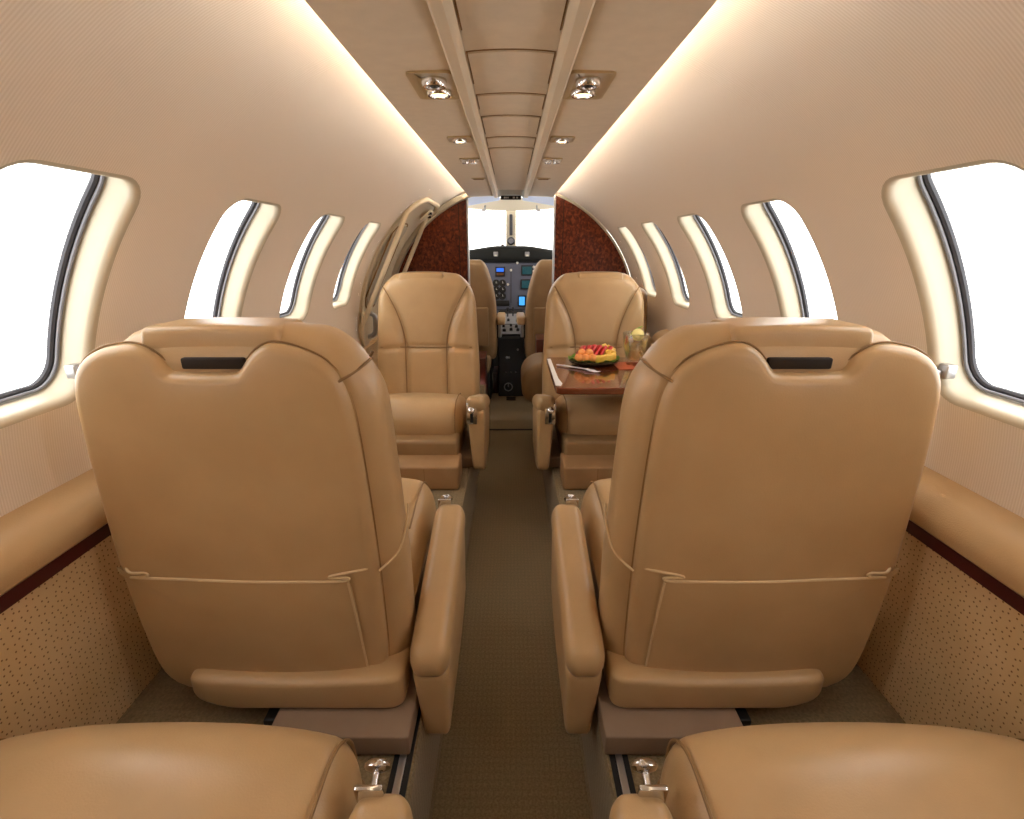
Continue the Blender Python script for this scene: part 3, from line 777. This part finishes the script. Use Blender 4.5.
mb = MB(); tube(mb, catmull([(-.022, .0, -.024), (-.006, .004, -.004), (.012, .002, .006), (.024, 0, .011)], 4), .0036, 8, flat=.5); o = mb.build('lime_twist', M['lime']); o.location = (.488, 1.95, TZ+.145)
tag(o, 'thin green lime twist sticking out of the drink', 'garnish')

# ------------------------------------------------------------------ side-facing seat behind the right seat
t = thing('lounge_seat', 'brown leather side-facing seat past the right-hand seat, by the cockpit', 'seat', (.365, 2.85, FZ), 0, None)
def sd(x, y, z):
    q = max(0, (-x-.10)/.18); return (x + .02*(1-((z)/.14)**2)*(-1 if x < 0 else 0), y, z-.02*q*q)
mb = MB(); rbox(mb, (-.02, 0, .118), (.265, .20, .116), (.09, .06, .085), (10, 8, 6), sd, 6); mb.build('cushion', M['leather_brown'], t)
mb = MB(); rbox(mb, (.285, -.05, .345), (.055, .25, .30), (.04, .05, .05), (4, 6, 10), lambda x, y, z: (x-.02*max(0, z/.33)**2, y, z), 5); mb.build('backrest', M['leather_brown'], t)
mb = MB(); rbox(mb, (.287, -.345, .215), (.05, .035, .205), (.02, .02, .02), (4, 4, 6), None, 4); mb.build('arm_ledge', M['leather'], t)

# ------------------------------------------------------------------ cockpit
def ccyl(a, y, r): return (r*math.sin(a), y, CZ+r*math.cos(a))
# shell: side walls below the glass, roof, posts
mb = MB()
for sx in (-1, 1):
    yss = [BH+.03, 3.6, 4.1, 4.42]; rs_ = [.75, .74, .70, .66]
    vs = []; fs = []; n = 16
    for y, r in zip(yss, rs_):
        for j in range(n+1):
            a = 1.30+(1.62-1.30)*min(1, j/8); x, _, z = ccyl(a, y, r); z = z if j <= 8 else z*(1-(j-8)/8); vs.append((sx*x, y, z-.02*(j == n)))
    for i in range(3):
        for j in range(n): fs.append((i*(n+1)+j, i*(n+1)+j+1, (i+1)*(n+1)+j+1, (i+1)*(n+1)+j))
    mb.add(vs, fs)
struct('wall_cockpit', mb, M['panel_grey'], 'grey cockpit side walls beyond the doorway', 'wall', sharp=60)
mb = MB(); box(mb, -.70, .70, 4.42, 4.45, -.02, ZC-.03, .002); struct('wall_nose', mb, M['black'], 'dark nose bulkhead under the windscreen', 'wall', smooth=False)
# roof: from the bulkhead arch down to the windscreen's upper edge
mb = MB(); vs = []; fs = []; n = 30
st = [(BH, .745, .09), (3.5, .745, .09), (3.8, .74, .09), (4.05, .73, .09), (4.2, .71, .09)]
for y, r, dz in st:
    for j in range(n+1):
        a = -.95+1.9*j/n; x, _, z = ccyl(a, y, r); vs.append((x, y, z+dz))
for i in range(len(st)-1):
    for j in range(n): fs.append((i*(n+1)+j, i*(n+1)+j+1, (i+1)*(n+1)+j+1, (i+1)*(n+1)+j))
mb.add(vs, fs); struct('ceiling_cockpit', mb, M['ceiling_rib'], 'cream cockpit roof lining', 'ceiling', sharp=60)
# curved header and front lip of the cabin ceiling
mb = MB()
vs = []; fs = []
hp = [(BH-.10, .262), (BH-.02, .260), (BH+.02, .254)]
for j, (y, h) in enumerate(((BH-.60, .302), (BH-.25, .296), (BH-.06, .285), (BH+.02, .280))):
    for i in range(13):
        x = -.078+.156*i/12; vs.append((x, y, ZC+h+.012*math.sqrt(max(0, 1-(x/.09)**2))-.014))
for j in range(3):
    for i in range(12): fs.append((j*13+i, j*13+i+1, (j+1)*13+i+1, (j+1)*13+i))
mb.add(vs, fs); struct('trim_8', mb, M['cream'], 'pale curved end piece of the ceiling before the cockpit', 'trim')
t = thing('sign_panel', 'small dark lit-sign panel at the cockpit end of the ceiling', 'sign', (0, BH-.03, ZC+.266))
mb = MB(); rbox(mb, (0, 0, 0), (.058, .008, .011), .004, (2, 1, 1), None, 3); mb.build('housing', M['sign'], t)
mb = MB()
for x0, w_ in ((-.040, .010), (-.027, .008), (-.016, .004), (.010, .012), (.030, .010)):
    mb = MB(); box(mb, x0, x0+w_, -.0095, -.0078, -.004, .004, .0004); mb.build('marking', M['sign_white'], t)
# windscreen
WY = 4.25
mb = MB()
o = [(-.60, ZC+.03), (-.60, ZC+.22), (-.40, ZC+.275), (-.035, ZC+.275), (-.035, ZC+.0)]
for q, sx in enumerate((-1, 1)):
    mb = MB(); oo = [(-sx*p[0], p[1]) for p in o]
    prism(mb, oo, 0, .004, lambda u, v, w: (u, WY+.05+w-.25*(v-ZC), v), .001)
    struct('window_%d' % (16+q), mb, M['glass'], '%s half of the cockpit windscreen' % ('left', 'right')[q], 'window', smooth=False)
# overhead lip with visors
mb = MB(); vs = []; fs = []
for y, z0 in ((3.98, .345), (4.04, .325), (4.12, .290), (4.17, .268)):
    for i in range(25):
        x = -.46+.92*i/24; vs.append((x, y, ZC+z0+.018*(x/.37)**2))
for j in range(3):
    for i in range(24): fs.append((j*25+i, j*25+i+1, (j+1)*25+i+1, (j+1)*25+i))
mb.add(vs, fs); struct('trim_9', mb, M['cream_dim'], 'curved cream lip over the cockpit windscreen', 'trim')
for sx, s in ((-1, 'left'), (1, 'right')):
    t = thing('sun_visor', 'pale blue sun visor over the %s cockpit windscreen' % s, 'visor', (sx*.245, 3.84, ZC+.296), 0)
    mb = MB(); rbox(mb, (0, 0, 0), (.165, .006, .026), .005, (4, 1, 1), lambda x, y, z: (x, y-.35*z, z-.16*sx*x+ .02), 3); mb.build('visor_panel', M['visor'], t)
    mb = MB(); tube(mb, [(-sx*.06, .01, -.014), (-sx*.06, .0, -.034), (-sx*.045, .0, -.046)], .006, 8); rbox(mb, (-sx*.05, 0, -.048), (.016, .01, .006), .003, (1, 1, 1), None, 2); mb.build('hinge', M['steel'], t)
# centre post and compass
t = thing('windscreen_post', 'pale centre post between the two windscreens', 'post', (0, 4.30, ZC+.004))
mb = MB(); rbox(mb, (0, 0, .146), (.042, .016, .156), .010, (1, 1, 6), lambda x, y, z: (x, y, z), 3); mb.build('post', M['cream'], t)
mb = MB(); rbox(mb, (0, -.020, .165), (.013, .010, .080), .006, (1, 1, 4), None, 3); mb.build('strip', M['gasket'], t)
t = thing('compass', 'round black compass at the foot of the windscreen post', 'compass', (0, 4.22, ZC+.045))
mb = MB(); lathe(mb, [(.001, .03), (.026, .03), (.032, .022), (.032, -.01), (.02, -.03), (.001, -.032)], 24, mtx=Matrix.Rotation(math.radians(90), 3, 'X')); mb.build('housing', M['black'], t)
mb = MB(); lathe(mb, [(.001, .034), (.018, .033), (.021, .030)], 20, mtx=Matrix.Rotation(math.radians(90), 3, 'X')); mb.build('dial', M['gasket_light'], t)
# coaming
t = thing('glareshield', 'black hooded glareshield above the instrument panel', 'glareshield', (0, 4.12, ZC-.055))
mb = MB(); rbox(mb, (0, 0, 0), (.56, .15, .050), (.05, .05, .035), (20, 3, 2), lambda x, y, z: (x, y, z+.014*(1 if abs(x) < .13 else max(-1.2, 1-(abs(x)-.13)/.09))*(1 if z > 0 else 0)), 4); mb.build('hood', M['coaming'], t)
for x in (-.115, .122):
    mb = MB(); rbox(mb, (x, -.155, .004), (.017, .010, .017), .004, (1, 1, 1), None, 2); h = mb.build('warning_unit', M['panel_light'], t)
    mb = MB(); rbox(mb, (x, -.167, -.006), (.010, .003, .006), .002, (1, 1, 1), None, 2); mb.build('button', M['sign_white'], h)
mb = MB(); rbox(mb, (-.065, -.06, .068), (.012, .02, .008), .004, (1, 1, 1), None, 2); mb.build('sensor', M['black'], t)
# instrument panel
IY = 4.02
t = thing('instrument_panel', 'grey instrument panel with screens under the glareshield', 'instrument panel', (0, IY, ZC-.30))
mb = MB(); rbox(mb, (0, .03, -.012), (.54, .03, .195), .01, (4, 1, 4), None, 3); mb.build('fascia', M['panel_grey'], t)
def screen(x0, y0, x1, y1, m, bez=True):
    # picture columns/rows on the panel, scaled to metres on its face
    f = lambda px, py: ((px-511)/500*4.0, ZC-(py-247)/500*3.76*1.03 + .0)
    (a, b), (c, d) = f(x0, y0), f(x1, y1)
    b -= ZC-.30; d -= ZC-.30
    par = t
    mb = MB(); box(mb, a-.010, c+.010, -.008, .002, d-.010, b+.010, .003); par = mb.build('bezel', M['black'], t)
    if m:
        mb = MB(); box(mb, a, c, -.0105, -.007, d, b, .001); mb.build('display', m, par)
    return par
screen(497, 267, 504, 270.5, M['screen_blue']); screen(497, 271.5, 504, 274, M['screen_brown'])
for i in range(2):
    for j in range(3):
        px, py = 494+i*6.2, 281.5+j*6.5
        x, z = (px-511)/500*4.0+.02, -(py-247)/500*3.87+.30
        mb = MB(); lathe(mb, [(.027, 0), (.027, .006), (.020, .008), (.018, .005), (.001, .005)], 20, (x, -.002, z), Matrix.Rotation(math.radians(90), 3, 'X')); d = mb.build('gauge', M['black'], t)
        mb = MB(); box(mb, x-.0015, x+.0015, -.010, -.0075, z-.002, z+.014, .0005); box(mb, x, x+.010, -.010, -.0075, z-.001, z+.001, .0005); mb.build('needle', M['sign_white'], d)
screen(494, 300, 508, 303, None)
screen(522, 265.5, 531, 273, M['screen_teal']); screen(521.5, 279, 529.5, 286.5, M['screen_teal']); screen(519, 295, 524.5, 303.5, M['screen_sky']); screen(525.5, 295, 529, 303.5, M['screen_teal'])
for px, py in ((511, 269), (531, 280), (532, 284), (533, 266), (533, 270), (508, 283), (517, 262)):
    x, z = (px-511)/500*4.0, -(py-247)/500*3.87+.30
    mb = MB(); lathe(mb, [(.010, 0), (.010, .010), (.006, .014), (.001, .014)], 14, (x, -.001, z), Matrix.Rotation(math.radians(90), 3, 'X')); mb.build('knob', M['sign_white'], t)
mb = MB(); box(mb, -.003, .003, -.003, .0, -.12, .15, .001); mb.build('panel_joint', M['gasket'], t); mb = MB(); box(mb, -.155, .19, -.003, .0, -.172, -.166, .001); mb.build('panel_joint', M['gasket'], t)
# centre pedestal
t = thing('control_pedestal', 'cockpit control pedestal with grey switch top and black front', 'pedestal', (0, 3.75, 0))
mb = MB(); ol = [(-.10, 0), (-.10, ZC-.64), (-.09, ZC-.62), (.16, ZC-.50), (.19, ZC-.47), (.24, ZC-.47), (.24, 0)]
prism(mb, ol, -.095, .095, lambda u, v, w: (w, u, v), .006); mb.build('housing', M['black'], t, smooth=False)
mb = MB(); prism(mb, [(-.086, ZC-.612), (.155, ZC-.496), (.155, ZC-.490), (-.09, ZC-.606)], -.088, .088, lambda u, v, w: (w, u, v), .002); tp = mb.build('switch_plate', M['panel_light'], t, smooth=False)
sl = lambda f: (-.088+.243*f, ZC-.606+.116*f)
for x, f, r in ((-.05, .12, .014), (0, .16, .012), (.05, .14, .012), (-.055, .32, .010), (.04, .30, .012), (.0, .36, .009), (-.02, .62, .01), (.05, .6, .012), (.055, .8, .008)):
    y, z = sl(f); mb = MB(); lathe(mb, [(r, 0), (r*.9, .016), (r*.5, .020), (.001, .020)], 14, (x, y, z)); mb.build('knob', M['black'], tp)
for x, f in ((-.025, .86), (.015, .88)):
    y, z = sl(f); mb = MB(); tube(mb, [(x, y, z), (x, y-.02, z+.06)], .005, 8); rbox(mb, (x, y-.02, z+.064), (.010, .012, .010), .004, (1, 1, 1), None, 2); mb.build('throttle_lever', M['gasket'], tp)
mb = MB(); box(mb, -.085, .085, sl(.46)[0]-.004, sl(.46)[0]+.004, sl(.46)[1]-.002, sl(.46)[1]+.003, .001); mb.build('plate_joint', M['gasket'], tp)
for x, z, r, m in ((-.03, .30, .010, 'steel'), (-.015, .30, .008, 'steel'), (-.035, .19, .006, 'steel'), (0, .19, .006, 'steel'), (.035, .19, .006, 'steel'), (.05, .36, .008, 'panel_light')):
    mb = MB(); lathe(mb, [(r, 0), (r, .006), (r*.6, .010), (.001, .010)], 14, (x, -.099, z), Matrix.Rotation(math.radians(90), 3, 'X')); mb.build('fastener', M[m], t)
mb = MB(); tube(mb, [(-.02+.030*math.cos(i/18*2*PI), -.106, .075+.030*math.sin(i/18*2*PI)) for i in range(18)], .004, 6, True); tube(mb, [(-.02, -.100, .075), (-.02, -.112, .095)], .005, 6); mb.build('ring_handle', M['steel'], t)
for sx in (-1, 1):
    mb = MB(); box(mb, sx*.099, sx*.138, -.02, .22, 0, .16, .004); mb.build('side_skirt', M['maroon_wood'], t)
# pilot seats
for sx, s in ((-1, 'left'), (1, 'right')):
    t = thing('pilot_seat', 'tan %s pilot seat seen from behind through the doorway' % s, 'pilot seat', (sx*.305, 3.52, 0), 0)
    def pd(x, y, z):
        v = z; k_ = max(0, (v-.18)/.26); x2 = x*(1-.30*k_**2.2); return (x2, y-.10*v, z)
    mb = MB(); rbox(mb, (0, 0, .655), (.205, .06, .345), (.05, .05, .06), (12, 3, 16), lambda x, y, z: (x*(1-.38*max(0, (z+.02)/.36)**2.0), y-.10*z, z), 5); b = mb.build('backrest', M['leather_brown'], t)
    mb = MB(); rbox(mb, (-sx*.0, -.066, .555), (.15, .010, .135), .008, (4, 1, 4), lambda x, y, z: (x, y-.10*z, z), 3); mb.build('back_pocket', M['leather_brown'], b)
    mb = MB(); rbox(mb, (-sx*.05, -.030, .265), (.115, .028, .085), (.02, .02, .02), (3, 2, 3), lambda x, y, z: (x*(1-.5*max(0, -z/.085)), y, z), 3); mb.build('lower_back', M['leather_brown'], t)
    mb = MB(); rbox(mb, (0, .22, .36), (.20, .22, .05), .03, (4, 4, 2), None, 4); mb.build('cushion', M['leather_brown'], t)
    mb = MB(); rbox(mb, (0, .20, .16), (.16, .18, .16), .02, (2, 2, 2), None, 3); mb.build('base', M['black'], t)
    mb = MB(); rbox(mb, (-sx*.235, .10, .592), (.030, .14, .030), (.014, .03, .014), (2, 4, 2), None, 4); mb.build('armrest', M['leather'], t)
    mb = MB(); rbox(mb, (-sx*.225, .10, .52), (.012, .03, .06), .006, (1, 1, 2), None, 3); mb.build('armrest_bracket', M['steel'], t)
    # low red-brown cabinet behind it
    c = MB(); box(c, sx*.165, sx*.50, BH+.06, BH+.30, 0, .40 if sx < 0 else .52, .006)
    cb = c.build('side_cabinet', M['maroon_wood']); tag(cb, 'low dark red cabinet behind the %s pilot seat' % s, 'cabinet')

# ------------------------------------------------------------------ camera, daylight, view
cam = bpy.data.cameras.new('camera'); co = bpy.data.objects.new('camera', cam); C.objects.link(co)
pitch = math.atan(162.5/500)
co.location = (0, 0, ZC); co.rotation_euler = (PI/2-pitch, 0, 0)
cam.sensor_width = 36; cam.sensor_fit = 'HORIZONTAL'; cam.lens = 500/1024*36; cam.shift_x = 1/1024; cam.clip_start = .02
bpy.context.scene.camera = co
w = bpy.data.worlds.new('daylight'); w.use_nodes = True; bpy.context.scene.world = w
bg = w.node_tree.nodes['Background']; bg.inputs[0].default_value = (1, .985, .96, 1); bg.inputs[1].default_value = 3.4
for loc, rx, sxx, sy in (((0, 4.40, ZC+.15), math.radians(90), 1.2, .36),):
    L = bpy.data.lights.new('windscreen_portal', 'AREA'); L.shape = 'RECTANGLE'; L.size = sxx; L.size_y = sy; L.cycles.is_portal = True
    lo = bpy.data.objects.new('windscreen_portal', L); C.objects.link(lo); lo.location = loc; lo.rotation_euler = (-rx, 0, 0)
vs_ = bpy.context.scene.view_settings
vs_.view_transform = 'Standard'; vs_.look = 'None'; vs_.gamma = 1; vs_.use_curve_mapping = False; vs_.exposure = .66
bpy.context.scene.cycles.max_bounces = 16; bpy.context.scene.cycles.diffuse_bounces = 10; bpy.context.scene.cycles.transparent_max_bounces = 16
